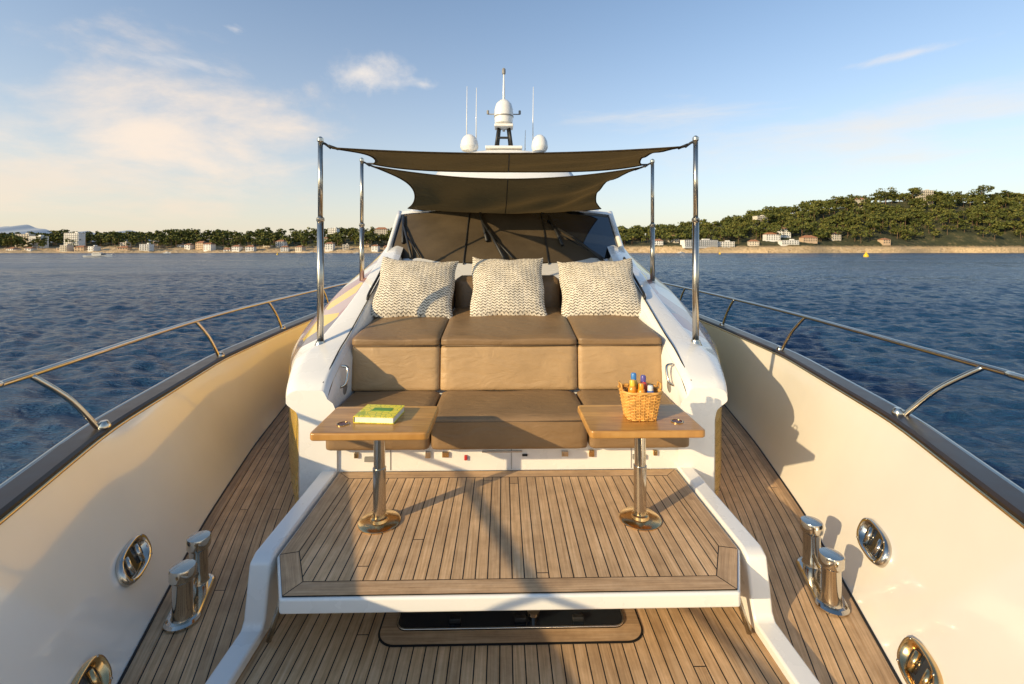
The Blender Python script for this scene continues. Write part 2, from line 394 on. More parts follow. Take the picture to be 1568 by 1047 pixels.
# ---------------------------------------------------------------- windscreen & superstructure
def WS(a,t,off=0):
    hx=1.72+.06*t; x=(2*a-1)*hx
    y=6.05+1.5*t+.35*((2*a-1)**2)*(1-.5*t); z=1.80+.87*t-.10*(abs(2*a-1)**3)*(1-.3*t)
    return (x,y-.5*off,z+.86*off)
ws=empty('windscreen')
grid('glass',lambda a,t:WS(a,t),40,14,M_glass,ws)
def bnd(t): return .95-.36*t
grid('sun_cover',lambda a,t:WS(.02+a*(bnd(t)-.02),.03+.93*t,.014+.004*math.sin(a*25)*math.sin(t*7)),50,16,M_cover,ws)
grid('top_frame',lambda a,t:WS(a,.965+.06*t,.03),40,2,M_white,ws)
for a0 in (.335,.665):
    tube('mullion',[WS(a0,t,.022) for t in np.linspace(.0,.96,12)],.010,M_black,ws,8)
for s in (0,1):
    tube('pillar',[WS(s*1.0,t,.02) for t in np.linspace(0,1.02,12)],.04,M_white,ws,10)
wip=empty('windscreen_wiper')
for base,tip in (((.12,.10),(.04,.70)),((.49,.05),(.40,.66)),((.90,.02),(.71,.60))):
    tube('arm',[WS(*base,.06),WS((base[0]+tip[0])/2,(base[1]+tip[1])/2,.09),WS(*tip,.06)],[.022,.018,.014],M_black,wip,8)
    tube('link',[WS(base[0]+.035,base[1],.06),WS(tip[0]+.02,tip[1]-.15,.06)],.012,M_black,wip,8)
    tube('blade',[WS(tip[0]-.015,tip[1]+.22,.045),WS(tip[0]+.022,tip[1]-.32,.045)],.022,M_black,wip,8)
    lathe('pivot',[(.03,0),(.03,.03),(.015,.04)],WS(*base,.02),M_black,wip,12)
RF=[(7.55,2.66,1.74),(8.2,2.92,1.85),(9.2,3.20,1.95),(9.9,3.42,1.95),(10.1,3.5,1.9),(10.6,4.1,1.6),(10.9,4.36,1.3),(11.0,4.42,1.0),(12.4,4.44,1.0),(13.4,4.4,1.0),(13.6,3.5,1.9),(15,3.4,1.9)]
v=[];f=[];nn=24
for y,z,hw in RF:
    for i in range(nn+1):
        q=2*i/nn-1
        v.append((hw*math.copysign(abs(q)**.85,q),y+.25*q*q,z-.16*abs(q)**4-(.9 if abs(q)==1 else 0)))
for j in range(len(RF)-1):
    for i in range(nn): a=j*(nn+1)+i; f.append((a,a+1,a+nn+2,a+nn+1))
mk('roof',v,f,M_white,yacht,True)
# ---------------------------------------------------------------- radar mast
mast=empty('radar_mast')
Y=11.3
box('mast_base',(-.02,Y,4.50),(.9,.5,.07),M_white,mast,.02)
for s in (-1,1):
    tube('leg',[(-.02+s*.20,Y,4.5),(-.02+s*.13,Y,5.02)],.04,M_black,mast,8)
    tube('leg_aft',[(-.02+s*.16,Y+.3,4.5),(-.02+s*.1,Y+.1,5.02)],.03,M_black,mast,8)
box('crossbar',(-.02,Y,4.78),(.32,.06,.05),M_black,mast,.01)
box('radar_shelf',(-.02,Y,5.05),(.46,.4,.07),M_white,mast,.02)
lathe('radome',[(.15,0),(.22,.04),(.235,.22),(.23,.38),(.19,.52),(.10,.61),(.02,.64)],(-.02,Y,5.09),M_white,mast,28)
lathe('radome_band',[(.238,0),(.240,.0),(.240,.03),(.236,.03)],(-.02,Y,5.28),M_grey,mast,28)
tube('pole',[(-.02,Y+.25,5.0),(-.02,Y+.25,6.0),(-.02,Y+.25,6.55)],[.035,.03,.015],M_white,mast,10)
lathe('nav_light',[(.04,0),(.045,.03),(.045,.12),(.02,.15)],(-.02,Y+.25,6.45),M_grey,mast,14)
tube('yard',[(-.42,Y+.2,5.42),(.38,Y+.2,5.42)],.014,M_grey,mast,8)
for x in (-.42,.38): lathe('yard_light',[(.03,0),(.03,.09),(.01,.1)],(x,Y+.2,5.42),M_grey,mast,10)
for x,r in ((-.86,.22),(.86,.2)):
    lathe('satellite_dome',[(r*.8,0),(r,.07),(r,.14),(r*.92,.24),(r*.7,.33),(r*.35,.39),(.01,.41)],(x,Y-.1,4.43),M_white,mast,28)
for x,zt,zb in ((-.96,6.15,4.5),(-.72,6.12,4.5),(.72,6.15,4.45),(.52,5.05,4.45)):
    tube('whip_antenna',[(x,Y+.3,zb),(x,Y+.3,(zb+zt)/2),(x+.01,Y+.3,zt)],[.016,.012,.007],M_white,mast,6)
# ---------------------------------------------------------------- awning
def post(name,x,y,z0,z1,zj):
    e=empty(name)
    lathe('foot',[(.055,0),(.055,.02),(.04,.05),(.036,.07)],(x,y,z0-.03),M_chrome,e,20)
    tube('lower_tube',[(x,y,z0),(x,y,zj)],.028,M_steel,e,16)
    lathe('collar',[(.029,0),(.033,.005),(.033,.03),(.024,.04)],(x,y,zj-.03),M_steel,e,16)
    tube('upper_tube',[(x,y,zj),(x,y,z1)],.021,M_steel,e,16)
    lathe('finial',[(.022,0),(.028,.005),(.028,.03),(.01,.045)],(x,y,z1),M_chrome,e,16)
    tube('hook',catm([(x,y,z1-.03),(x*.985,y+.01,z1-.01),(x*.965,y+.02,z1-.03),(x*.95,y+.03,z1-.05)],5),.011,M_black,e,8)
    return e
post('awning_post',-1.635,4.02,1.17,2.945,2.28); post('awning_post',1.665,4.02,1.17,2.97,2.28)
post('awning_post',-1.76,5.6,1.58,3.08,2.32); post('awning_post',1.80,5.6,1.58,3.08,2.32)
aw=empty('sun_awning')
def sheet(A,B,C,D,ef,es,eb,sag,fold,sagb=0):
    A,B,C,D=map(Vector,(A,B,C,D))
    def fn(a,t):
        p=(A.lerp(B,a)).lerp(D.lerp(C,a),t)
        qa=4*a*(1-a); qt=4*t*(1-t)
        p=p.copy()
        p.x+= es*qt*(1-2*a)
        p.y+= ef*qa*(1-t)-eb*qa*t
        p.z-= sag*(qa*(.55+.45*qt))+sagb*t*(1-(2*a-1)**4)
        p.z+= fold*(math.sin(a*19+t*4)*.5*qt*abs(1-2*a)+math.sin((a*t)*23)*.3*qt)
        return p
    return fn
s1=sheet((-1.54,4.04,2.90),(1.57,4.04,2.925),(1.64,5.50,3.035),(-1.60,5.50,3.035),.10,.16,.12,.06,.025,.075)
grid('front_panel',s1,60,30,M_awn,aw)
s2=sheet((-1.64,5.66,3.035),(1.68,5.66,3.035),(1.60,7.62,2.70),(-1.62,7.62,2.70),.26,.28,.0,.20,.06)
grid('rear_panel',s2,60,30,M_awn,aw)
for nm,S in (('front',s1),('rear',s2)):
    loop=[S(i/30,0) for i in range(31)]+[S(1,i/20) for i in range(1,21)]+[S(1-i/30,1) for i in range(1,31)]+[S(0,1-i/20) for i in range(1,20)]
    tube(nm+'_hem',[p-Vector((0,0,.004)) for p in loop],.009,M_awn,aw,6,True)
    tube(nm+'_seam',[S(.5,i/20)-Vector((0,0,.006)) for i in range(21)],.006,M_black,aw,6)
for p,q in (((-1.57,4.03,2.915),(-1.50,4.08,2.895)),((1.60,4.03,2.94),(1.53,4.08,2.915)),((-1.70,5.6,3.055),(-1.56,5.48,3.03)),((1.74,5.6,3.055),(1.60,5.48,3.03)),((-1.70,5.62,3.05),(-1.58,5.74,3.015)),((1.74,5.62,3.05),(1.62,5.74,3.015))):
    tube('strap',[p,q],.012,M_black,aw,6)
# ---------------------------------------------------------------- sofa
def cushion(name,x0,x1,y0,y1,z0,z1,mat,par,r=.05,puff=.02,slope=0,lean=0,fpuff=.015,n=14,wr=.006):
    bm=bmesh.new(); bmesh.ops.create_cube(bm,size=2); bmesh.ops.subdivide_edges(bm,edges=bm.edges[:],cuts=n,use_grid_fill=True)
    hx,hy,hz=(x1-x0)/2,(y1-y0)/2,(z1-z0)/2; cx,cy,cz=(x0+x1)/2,(y0+y1)/2,(z0+z1)/2
    ph=rng.random()*6
    for v in bm.verts:
        c=v.co
        e=Vector([math.copysign(abs(k)**.8 if abs(k)<1 else 1,k) for k in c])
        p=Vector((e.x*hx,e.y*hy,e.z*hz))
        inn=Vector([max(-h+r,min(h-r,k)) for k,h in zip(p,(hx,hy,hz))])
        d=p-inn
        if d.length>1e-6:
            p=inn+d.normalized()*r if sum(abs(k)>1e-6 for k in d)>1 else inn+d
        a=(1-(e.x)**2);b=(1-e.y**2);g_=(1-e.z**2)
        p.z+=puff*(max(0,e.z))*(a**.4)*(b**.4)
        p.y-=fpuff*(max(0,-e.y))*(a**.4)*(g_**.4)
        p.z+=wr*math.sin(p.x*9+ph)*math.sin(p.y*7+ph)*max(0,e.z)
        p.z+=slope*(p.y+hy); p.y+=lean*(p.z+hz)
        v.co=p+Vector((cx,cy,cz))
    me=bpy.data.meshes.new(name); bm.to_mesh(me); bm.free(); me.materials.append(mat)
    me.polygons.foreach_set('use_smooth',[True]*len(me.polygons))
    o=bpy.data.objects.new(name,me); COL.objects.link(o); o.parent=par; return o
sofa=empty('sunpad_sofa')
box('plinth',(0,3.72,.46),(2.74,.60,.22),M_white,sofa,.01)
box('base_core',(0,4.55,.72),(2.66,1.1,.74),M_white,sofa)
SX=[(-1.325,-.575),(-.565,.575),(.585,1.325)]
BX=[(-1.345,-.589),(-.582,.602),(.609,1.345)]
for i,(a,b) in enumerate(SX):
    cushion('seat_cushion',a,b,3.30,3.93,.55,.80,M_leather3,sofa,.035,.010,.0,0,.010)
for a,b in BX:
    cushion('back_cushion',a,b,3.92,4.30,.79,1.178,M_leather,sofa,.025,.0,0,.10,.008)
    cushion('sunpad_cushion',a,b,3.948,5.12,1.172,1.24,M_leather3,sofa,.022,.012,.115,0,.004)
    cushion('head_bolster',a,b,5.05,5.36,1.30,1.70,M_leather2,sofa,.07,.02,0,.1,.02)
for a,b in BX:
    tube('piping',[(a+.02,3.950,1.176),(b-.02,3.950,1.176)],.005,M_leather2,sofa,6)
for a,b in SX:
    tube('piping',[(a+.03,3.296,.765),(b-.03,3.296,.765)],.005,M_leather2,sofa,6)
for x,z,sx,sz,mm in ((-1.02,.47,.10,.035,M_grey),(-.60,.50,.04,.05,M_chrome),(-.47,.50,.05,.04,M_bronze),(-.32,.475,.022,.035,M_red),(-.05,.52,.30,.012,M_chrome),(.12,.49,.04,.012,M_black),(.42,.50,.05,.04,M_chrome),(.62,.50,.04,.05,M_bronze),(.98,.47,.10,.035,M_grey),(-1.13,.5,.03,.04,M_bronze),(1.1,.5,.03,.04,M_bronze)):
    box('plinth_fitting',(x,3.412,z-.02),(sx,.022,sz),mm,sofa,.004)
for x in (-.9,0,.9): box('plinth_seam',(x+.02,3.4185,.455),(.004,.006,.18),M_grey,sofa)
# ---------------------------------------------------------------- pillows
m,n=newmat('woven_cream_fabric',(.7,.62,.48),.9,spec=.2)
uv=n.add('ShaderNodeTexCoord').outputs['UV']; sp=n.add('ShaderNodeSeparateXYZ'); n.link(uv,sp.inputs[0])
U=n.math('MULTIPLY',sp.outputs[0],34); V=n.math('MULTIPLY',sp.outputs[1],26)
zig=n.math('PINGPONG',U,1.0)
ph=n.math('FRACT',n.math('ADD',V,n.math('MULTIPLY',zig,.6)))
st=n.math('LESS_THAN',ph,.45)
nz=n.noise(n.mapv(uv,(58,76,1)),1,2,.7)
fl=n.math('MULTIPLY',st,n.math('GREATER_THAN',nz,.45))
base=n.ramp(n.noise(uv,9,3),[(.3,(.68,.61,.49)),(.7,(.82,.75,.63))])
n.link(n.mix(n.math('MULTIPLY',fl,.95),base,(.08,.065,.045)),n.bsdf.inputs['Base Color'])
n.bump(n.math('ADD',n.math('MULTIPLY',ph,.5),n.math('MULTIPLY',nz,.6)),.8,.010); M_pil=m
def pillow(x,bottomY,bottomZ,w,h,lean,rz,ry,seed):
    nu=36; v=[];f=[];uvs=[]
    for sgn in (-1,1):
        for j in range(nu+1):
            for i in range(nu+1):
                a=2*i/nu-1;b=2*j/nu-1
                pin=1-.05*(1-abs(b)**2)*abs(a)**3; pin2=1-.05*(1-abs(a)**2)*abs(b)**3
                X=a*w/2*pin; Z=b*h/2*pin2
                th=.13*max(0,(1-a*a))**.45*max(0,(1-b*b))**.45
                th*=1-.18*max(0,b)
                th+= .011*math.sin(a*7+seed)*math.sin(b*5+seed*2)*(1-a*a)*(1-b*b)+.016*math.sin((a-b)*9+seed)*max(0,(abs(a)+abs(b)-1))*(1-a*a)*(1-b*b)*3
                Z+= -.03*(1-a*a)*(b>0)*b + .009*math.sin(a*(6+seed)+seed*2)*abs(b)
                X+= .008*math.sin(b*6+seed)*abs(a)
                v.append((X,sgn*th,Z)); uvs.append((i/nu,j/nu+ (sgn>0)*1.0))
    K=(nu+1)**2
    for q in (0,1):
        for j in range(nu):
            for i in range(nu):
                a=q*K+j*(nu+1)+i; t=(a,a+1,a+nu+2,a+nu+1); f.append(t if q==0 else t[::-1])
    e=mk('throw_pillow',v,f,M_pil,None,True,uvs)
    ht=h/2
    e.rotation_euler=(-lean,ry,rz)
    e.location=(x,bottomY+math.sin(lean)*ht,bottomZ+math.cos(lean)*ht)
    return e
pillow(-.97,4.62,1.30,.84,.80,.72,.05,.06,1)
pillow(.01,4.66,1.31,.80,.80,.70,.02,.0,2)
pillow(.99,4.66,1.30,.85,.80,.74,-.06,-.04,3)
# ---------------------------------------------------------------- tables
def table(cx,cy):
    e=empty('pedestal_table')
    P=rrect(-.335,.335,-.225,.225,.03,5)
    k=len(P); v=[(x,y,-.045) for x,y in P]+[(x,y,0) for x,y in P]
    f=[tuple(range(k))[::-1],tuple(range(k,2*k))]+[(i,(i+1)%k,k+(i+1)%k,k+i) for i in range(k)]
    o=mk('table_top',v,f,M_table,e,loc=(cx,cy+.03,.972)); bev(o,.01,3)
    lathe('leg',[(.038,0),(.038,.30),(.040,.30),(.040,.32),(.034,.32),(.034,.56)],(cx+.01,cy,.366),M_chrome,e,28)
    lathe('floor_plate',[(.125,0),(.125,.006),(.118,.012),(.055,.014),(.05,.03),(.04,.035)],(cx+.01,cy,.3575),M_bronze,e,40)
    lathe('top_bracket',[(.04,0),(.09,.012),(.09,.02)],(cx+.01,cy,.905),M_steel,e,24)
    return e
table(-.80,2.78); table(.785,2.78)
for x in (-.99,1.0):
    e=empty('recessed_cup_holder')
    lathe('ring',[(.036,0),(.036,.004),(.030,.005),(.030,.001)],(x,2.72,.9725),M_bronze,e,24)
    lathe('well',[(.029,0),(.029,.0015)],(x,2.72,.973),simple('dark_red_cup',(.10,.02,.015),.3),e,24)
M_book=newmat('yellow_book_cover',(.75,.6,.03),.4,0,.2)[0]
nb=N(M_book); nb.bsdf=M_book.node_tree.nodes['Principled BSDF']; tcb=nb.add('ShaderNodeTexCoord').outputs['Object']
vb=nb.add('ShaderNodeTexVoronoi',feature='DISTANCE_TO_EDGE'); vb.inputs['Scale'].default_value=24; nb.link(tcb,vb.inputs['Vector'])
nb.link(nb.mix(nb.math('LESS_THAN',vb.outputs['Distance'],.05),(.88,.72,.03),(.45,.50,.04)),nb.bsdf.inputs['Base Color'])
M_paper=simple('page_edges',(.75,.72,.62),.8,bump=.3,bscale=300)
bk=empty('book'); bk.location=(-.80,2.83,.973); bk.rotation_euler=(0,0,-.10)
box('pages',(0,0,.020),(.235,.205,.032),M_paper,bk)
box('cover_top',(0,0,.038),(.245,.215,.004),M_book,bk,.0015); box('cover_bottom',(0,0,.002),(.245,.215,.004),M_book,bk,.0015)
box('spine',(-.1215,0,.020),(.004,.215,.036),M_book,bk,.0015)
box('title_label',(.01,.02,.0412),(.12,.05,.002),simple('green_label',(.12,.30,.06),.5),bk)
# basket
bsk=empty('wicker_basket')
M_wick=simple('wicker',(.66,.34,.08),.5,var=.35,scale=25)
bx,by,bz=.80,2.80,.974
def bw(t): return .086+.028*t
V=[];F=[]
def addt(pts,r,closed=False,n=5):
    v,f=tubegeo(pts,r,n,closed); o=len(V); V.extend(v); F.extend([tuple(i+o for i in q) for q in f])
def sqr(a,w):
    c,s_=math.cos(a),math.sin(a); k=(abs(c)**5+abs(s_)**5)**(-1/5); return (c*k*w,s_*k*w*.85)
nst=24
for j in range(17):
    t=j/16; pts=[]
    for k in range(96):
        a=2*math.pi*k/96; w=bw(t)+.0035*math.cos(a*nst/2+math.pi*j); x,y=sqr(a,w); pts.append((bx+x,by+y,bz+.006+t*.165))
    addt(pts,.0052 if j<16 else .009,True)
for k in range(nst):
    a=2*math.pi*(k+.0)/nst; pts=[]
    for j in range(6):
        t=j/5; x,y=sqr(a,bw(t)); pts.append((bx+x,by+y,bz+t*.17))
    addt(pts,.0045)
for s in (-1,1): addt([(bx+s*(.116),by-.03,bz+.17),(bx+s*.122,by-.025,bz+.21),(bx+s*.122,by+.025,bz+.21),(bx+s*.116,by+.03,bz+.17)],.006)
mk('woven_body',V,F,M_wick,bsk,True)
P=[sqr(2*math.pi*k/32,.084) for k in range(32)]
mk('bottom',[(bx+x,by+y,bz+.008) for x,y in P],[tuple(range(32))],M_wick,bsk)
cols=[(.80,.28,.02),(.80,.30,.02),(.03,.12,.4),(.75,.50,.05),(.6,.06,.04)]
for i,(dx,dy,h,c) in enumerate(zip((-.055,-.002,.055,-.03,.03),(-.03,-.035,-.03,.03,.03),(.225,.205,.19,.25,.235),cols)):
    e=empty('sunscreen_bottle'); mm=simple('bottle_plastic',c,.3,0,.3)
    lathe('body',[(.022,0),(.025,.01),(.025,h*.74),(.020,h*.82),(.015,h*.84)],(bx+dx,by+dy,bz+.012),mm,e,16)
    lathe('cap',[(.017,0),(.017,h*.13),(.013,h*.16)],(bx+dx,by+dy,bz+.012+h*.84),simple('cap_plastic',[(.85,.5,.05),(.8,.3,.02),(.7,.7,.68),(.05,.2,.5),(.1,.08,.3)][i],.3),e,16)
# ---------------------------------------------------------------- bollards and fairleads
def bollard(pa,pb):
    e=empty('mooring_bollard')
    a,b=Vector((*pa,0)),Vector((*pb,0)); d=(b-a); L=d.length; ang=math.atan2(d.y,d.x); c=(a+b)/2
    P=[]
    for k in range(40):
        t=2*math.pi*k/40; x=math.cos(t);y=math.sin(t)
        P.append((x*.085+(L/2 if x>=0 else -L/2),y*.085))
    k=len(P); v=[];f=[]
    for z,sc_ in ((.006,1),(.016,1),(.026,.93),(.030,.85)):
        v+=[(x*sc_,y*sc_,z) for x,y in P]
    for j in range(3): f+=[(j*k+i,j*k+(i+1)%k,(j+1)*k+(i+1)%k,(j+1)*k+i) for i in range(k)]
    f.append(tuple(range(3*k,4*k)))
    mk('base_plate',v,f,M_chrome,e,False,loc=tuple(c),rot=(0,0,ang))
    for p in (a,b):
        lathe('drum',[(.058,0),(.050,.02),(.048,.05),(.048,.20),(.052,.208),(.060,.213),(.062,.218),(.062,.265),(.058,.274),(.03,.277)],(p.x,p.y,.022),M_chrome,e,32)
    tube('crossbar',[(a.x,a.y,.10),(b.x,b.y,.10)],.014,M_chrome,e,10)
bollard((-1.77,2.50),(-1.855,2.76)); bollard((1.80,2.53),(1.90,2.84))
def bulw_frame(s,y,z):
    t=z/CAPZ; f=lambda yy,tt: Vector((s*(wD(yy)+(cD(yy)-wD(yy))*tt**.8),yy,CAPZ*tt))
    p=f(y,t); tu=(f(y+.05,t)-f(y-.05,t)).normalized(); tv=(f(y,t+.05)-f(y,t-.05)).normalized()
    nn_=tu.cross(tv).normalized()
    if nn_.x*s>0: nn_=-nn_
    return p,tu,tv,nn_
def fairlead(s,y,z,L=.17,H=.09,mat=M_chrome):
    e=empty('hawse_fairlead'); p,tu,tv,nn_=bulw_frame(s,y,z)
    V=[];F=[];K=40
    prof=[(1.0,.002),(1.0,.018),(.95,.032),(.86,.034),(.76,.022),(.70,.004)]
    se=lambda a,e_=.75:(math.copysign(abs(math.cos(a))**e_,math.cos(a)),math.copysign(abs(math.sin(a))**e_,math.sin(a)))
    for r,h in prof:
        for k in range(K):
            c_,s_=se(2*math.pi*k/K); V.append(p+tu*(c_*L*r)+tv*(s_*H*r)+nn_*h)
    for j in range(len(prof)-1):
        F+=[(j*K+i,j*K+(i+1)%K,(j+1)*K+(i+1)%K,(j+1)*K+i) for i in range(K)]
    o=mk('oval_flange',V,F,mat,e,True); fixn(o)
    V=[]
    for k in range(K):
        c_,s_=se(2*math.pi*k/K); V.append(p+tu*(c_*L*.72)+tv*(s_*H*.72)+nn_*.005)
    mk('opening',V,[tuple(range(K))],M_glass,e)
    for d in (-.36,.36):
        q=p+tu*(L*d)
        tube('roller',[q-tv*(H*.55)+nn_*.010,q+tv*(H*.55)+nn_*.010],.016,mat,e,14)
    for k in range(4):
        a=math.pi/4+k*math.pi/2
        c_,s_=se(a); c=p+tu*(c_*L*.9)+tv*(s_*H*.9)+nn_*.03
        tube('bolt',[c,c+nn_*.006],.006,M_steel,e,8)
fairlead(-1,2.62,.25); fairlead(1,2.66,.27)
fairlead(-1,2.00,.10,.14,.085,M_bronze); fairlead(1,2.02,.10,.14,.085,M_bronze)
# ---------------------------------------------------------------- guard rails
def rail(s,top,bases):
    e=empty('guard_rail')
    tube('top_rail',catm(top,10),.019,M_chrome,e,14)
    for b,t in bases:
        b,t=Vector(b),Vector(t); d=(t-b)
        tube('stanchion',catm([b-Vector((0,0,.02)),b+d*.5+Vector((0,.015,.02)),t],6),.016,M_chrome,e,12)
        lathe('stanchion_foot',[(.035,0),(.035,.012),(.025,.03),(.018,.04)],(b.x,b.y,CAPZ+.048),M_chrome,e,18)
rail(-1,[(-.25,-3.45,1.45),(-1.0,-2.4,1.44),(-1.75,-.6,1.42),(-2.25,.9,1.37),(-2.62,2.3,1.31),(-2.70,2.62,1.30),(-3.08,4.58,1.30),(-3.23,6.28,1.30),(-3.33,8.9,1.30),(-3.4,12,1.3)],
 [((-2.53,2.90,.87),(-2.70,2.62,1.30)),((-2.98,4.82,.87),(-3.08,4.58,1.30)),((-3.14,6.5,.87),(-3.23,6.28,1.30)),((-3.27,8.6,.87),(-3.33,8.4,1.30)),((-1.90,.95,.87),(-2.08,.45,1.385)),((-1.2,-.6,.87),(-1.6,-.95,1.42)),((-.6,-2.0,.87),(-.9,-2.55,1.44))])
rail(1,[(.25,-3.45,1.45),(1.0,-2.4,1.44),(1.75,-.6,1.42),(2.35,.9,1.37),(2.76,2.4,1.31),(2.85,2.69,1.30),(3.14,4.8,1.30),(3.26,6.5,1.30),(3.35,8.9,1.30),(3.4,12,1.3)],
 [((2.62,3.03,.87),(2.85,2.69,1.30)),((3.02,5.0,.87),(3.14,4.75,1.30)),((3.17,6.65,.87),(3.25,6.45,1.30)),((3.27,8.6,.87),(3.33,8.4,1.30)),((1.98,1.2,.87),(2.25,.75,1.375)),((1.2,-.6,.87),(1.6,-.95,1.42)),((.6,-2.0,.87),(.9,-2.55,1.44))])
# ---------------------------------------------------------------- water
rad=np.concatenate([np.linspace(2.5,40,300),40*np.exp(np.linspace(0,math.log(300/40),420))[1:],300*np.exp(np.linspace(0,math.log(30),70))[1:]])
ang=np.concatenate([np.linspace(0,np.pi,1150,endpoint=False),np.linspace(np.pi,2*np.pi,250,endpoint=False)]); na=len(ang)
R,Aa=np.meshgrid(rad,ang,indexing='ij'); X=R*np.cos(Aa); Yw=R*np.sin(Aa)+3; Zw=np.zeros_like(X)
dr=np.gradient(rad)[:,None]; dth=np.gradient(ang)[None,:]; dxy=np.maximum(dr,R*dth)
for i in range(100):
    lam=rng.uniform(2.0,6.0) if i<22 else rng.uniform(.38,1.7)
    th=rng.normal(1.35,.6); k=2*np.pi/lam; amp=.0056*lam**.7
    if i<22: amp*=.75
    ph=rng.uniform(0,6.28); fade=np.clip(lam/(2.3*dxy)-.7,0,1)
    arg=k*(X*np.cos(th)+Yw*np.sin(th))+ph+1.2*np.sin(.35*X*np.sin(th+i)+.3*Yw+i)
    Zw+=amp*fade*(np.sin(arg)+.25*np.cos(2*arg))
Zw+=WATER
vs=np.stack([X,Yw,Zw],-1).reshape(-1,3); nr=len(rad)
I,J=np.meshgrid(np.arange(nr-1),np.arange(na),indexing='ij'); J2=(J+1)%na
Fq=np.stack([I*na+J,(I+1)*na+J,(I+1)*na+J2,I*na+J2],-1).reshape(-1,4)
def npmesh(name,vs,Fq,mats,smooth=False,parent=None,mi=None):
    me=bpy.data.meshes.new(name); k=Fq.shape[1]
    me.vertices.add(len(vs)); me.vertices.foreach_set('co',vs.astype(np.float32).ravel())
    me.loops.add(Fq.size); me.loops.foreach_set('vertex_index',Fq.astype(np.int32).ravel())
    me.polygons.add(len(Fq)); me.polygons.foreach_set('loop_start',np.arange(0,Fq.size,k,dtype=np.int32)); me.polygons.foreach_set('loop_total',np.full(len(Fq),k,np.int32))
    for m_ in mats: me.materials.append(m_)
    if mi is not None: me.polygons.foreach_set('material_index',mi.astype(np.int32))
    me.polygons.foreach_set('use_smooth',np.full(len(Fq),smooth))
    me.update(calc_edges=True); me.validate()
    o=bpy.data.objects.new(name,me); COL.objects.link(o); o.parent=parent; return o
m,n=newmat('sea_water',(.008,.035,.075),.12,spec=.5)
n.bsdf.inputs['IOR'].default_value=1.33; n.bsdf.inputs['Specular Tint'].default_value=(.36,.60,.98,1)
tc=n.add('ShaderNodeTexCoord').outputs['Object']
w1=n.noise(n.mapv(tc,(1.2,2.2,1)),2.0,6,.65,.4); w2=n.noise(n.mapv(tc,(.16,.55,1)),1,6,.7); w3=n.noise(tc,9,3,.6)
h=n.math('ADD',n.math('MULTIPLY',w1,.34),n.math('ADD',n.math('MULTIPLY',w2,1.5),n.math('MULTIPLY',w3,.05)))
n.bump(h,1.0,.9)
n.link(n.mrange(n.noise(n.mapv(tc,(.01,.05,1)),1,5),.3,.7,.10,.28),n.bsdf.inputs['Roughness'])
n.link(n.ramp(n.noise(n.mapv(tc,(.02,.06,1)),1,5),[(.35,(.006,.036,.095)),(.65,(.011,.058,.135))]),n.bsdf.inputs['Base Color'])
npmesh('sea_water',vs,Fq,[m],True)
# ---------------------------------------------------------------- coast
def ridge(x):
    xs=[-1500,-900,-700,-600,-350,-170,150,220,330,430,520,620,760,860,980,1150,1500,2200]
    zs=[38,40,42,46,50,50,50,50,56,68,88,104,120,121,114,110,98,88]
    return np.interp(x,xs,zs)
def shoreY(x): return 700+14*np.sin(x*.011)+8*np.sin(x*.037+1)
nz1=rng.uniform(0,6.28,12)
def terr(x,y):
    d=y-shoreY(x)
    base=np.maximum(0,ridge(x)-22)
    first=np.where(x>150,10.5+2.5*np.sin(x*.03),3.0+.9*np.sin(x*.02))
    h=first*np.clip((d+2)/(9+4*np.sin(x*.09)),0,1)+ (base-first)*(np.clip((d-12)/150,0,1)**.9)
    h=h+ np.where(d>0,1,0)*(1.6*np.sin(x*.05+nz1[0])*np.sin(y*.04)+1.0*np.sin(x*.13+y*.11))*np.clip(d/60,0,1)+np.where(d>0,1.5,0)*np.sin(x*.31)*np.sin(x*.17+y*.3)*np.clip(d/6,0,1)
    return h+WATER-.5
gx=np.linspace(-1700,2300,1000); gy=np.concatenate([np.linspace(670,730,40),np.linspace(733,1300,70)])
GX,GY=np.meshgrid(gx,gy); GZ=terr(GX,GY); nx=len(gx)
I,J=np.meshgrid(np.arange(len(gy)-1),np.arange(nx-1),indexing='ij')
Fq=np.stack([I*nx+J,I*nx+J+1,(I+1)*nx+J+1,(I+1)*nx+J],-1).reshape(-1,4)
m,n=newmat('coastal_ground',(.3,.25,.15),.9)
ge=n.add('ShaderNodeNewGeometry'); sp=n.add('ShaderNodeSeparateXYZ'); n.link(ge.outputs['Position'],sp.inputs[0])
nn1=n.noise(ge.outputs['Position'],.08,6,.65); nn2=n.noise(ge.outputs['Position'],.30,6,.75)
rock=n.ramp(nn2,[(.32,(.22,.14,.07)),(.5,(.56,.40,.22)),(.68,(.70,.54,.34))])
veg=n.ramp(nn1,[(.35,(.030,.036,.012)),(.56,(.06,.062,.022)),(.74,(.24,.17,.08))])
zz=n.math('ADD',sp.outputs[2],n.math('MULTIPLY',n.math('SUBTRACT',nn2,.5),14))
n.link(n.mix(n.mrange(zz,6.5,9.5,0,1),rock,veg),n.bsdf.inputs['Base Color']); n.bump(nn2,1,2.5)
npmesh('coast_terrain',np.stack([GX,GY,GZ],-1).reshape(-1,3),Fq,[m],True)
def mount(x): return 390+70*math.sin(x*.0021+2)+30*math.sin(x*.0063)+16*math.sin(x*.017)
M_mt=simple('haze_tinted_mountain',(.46,.50,.54),1,var=.03,scale=.002,spec=0)  # pale blue-grey base colour stands in for distance haze
grid('distant_mountains',lambda a,t:(-9400+a*3900,6000+2600*t,-5+mount(-9400+a*3900)*t*(math.sin(min(1,2.2*(1-a))*math.pi/2)**2)),120,6,M_mt,None)
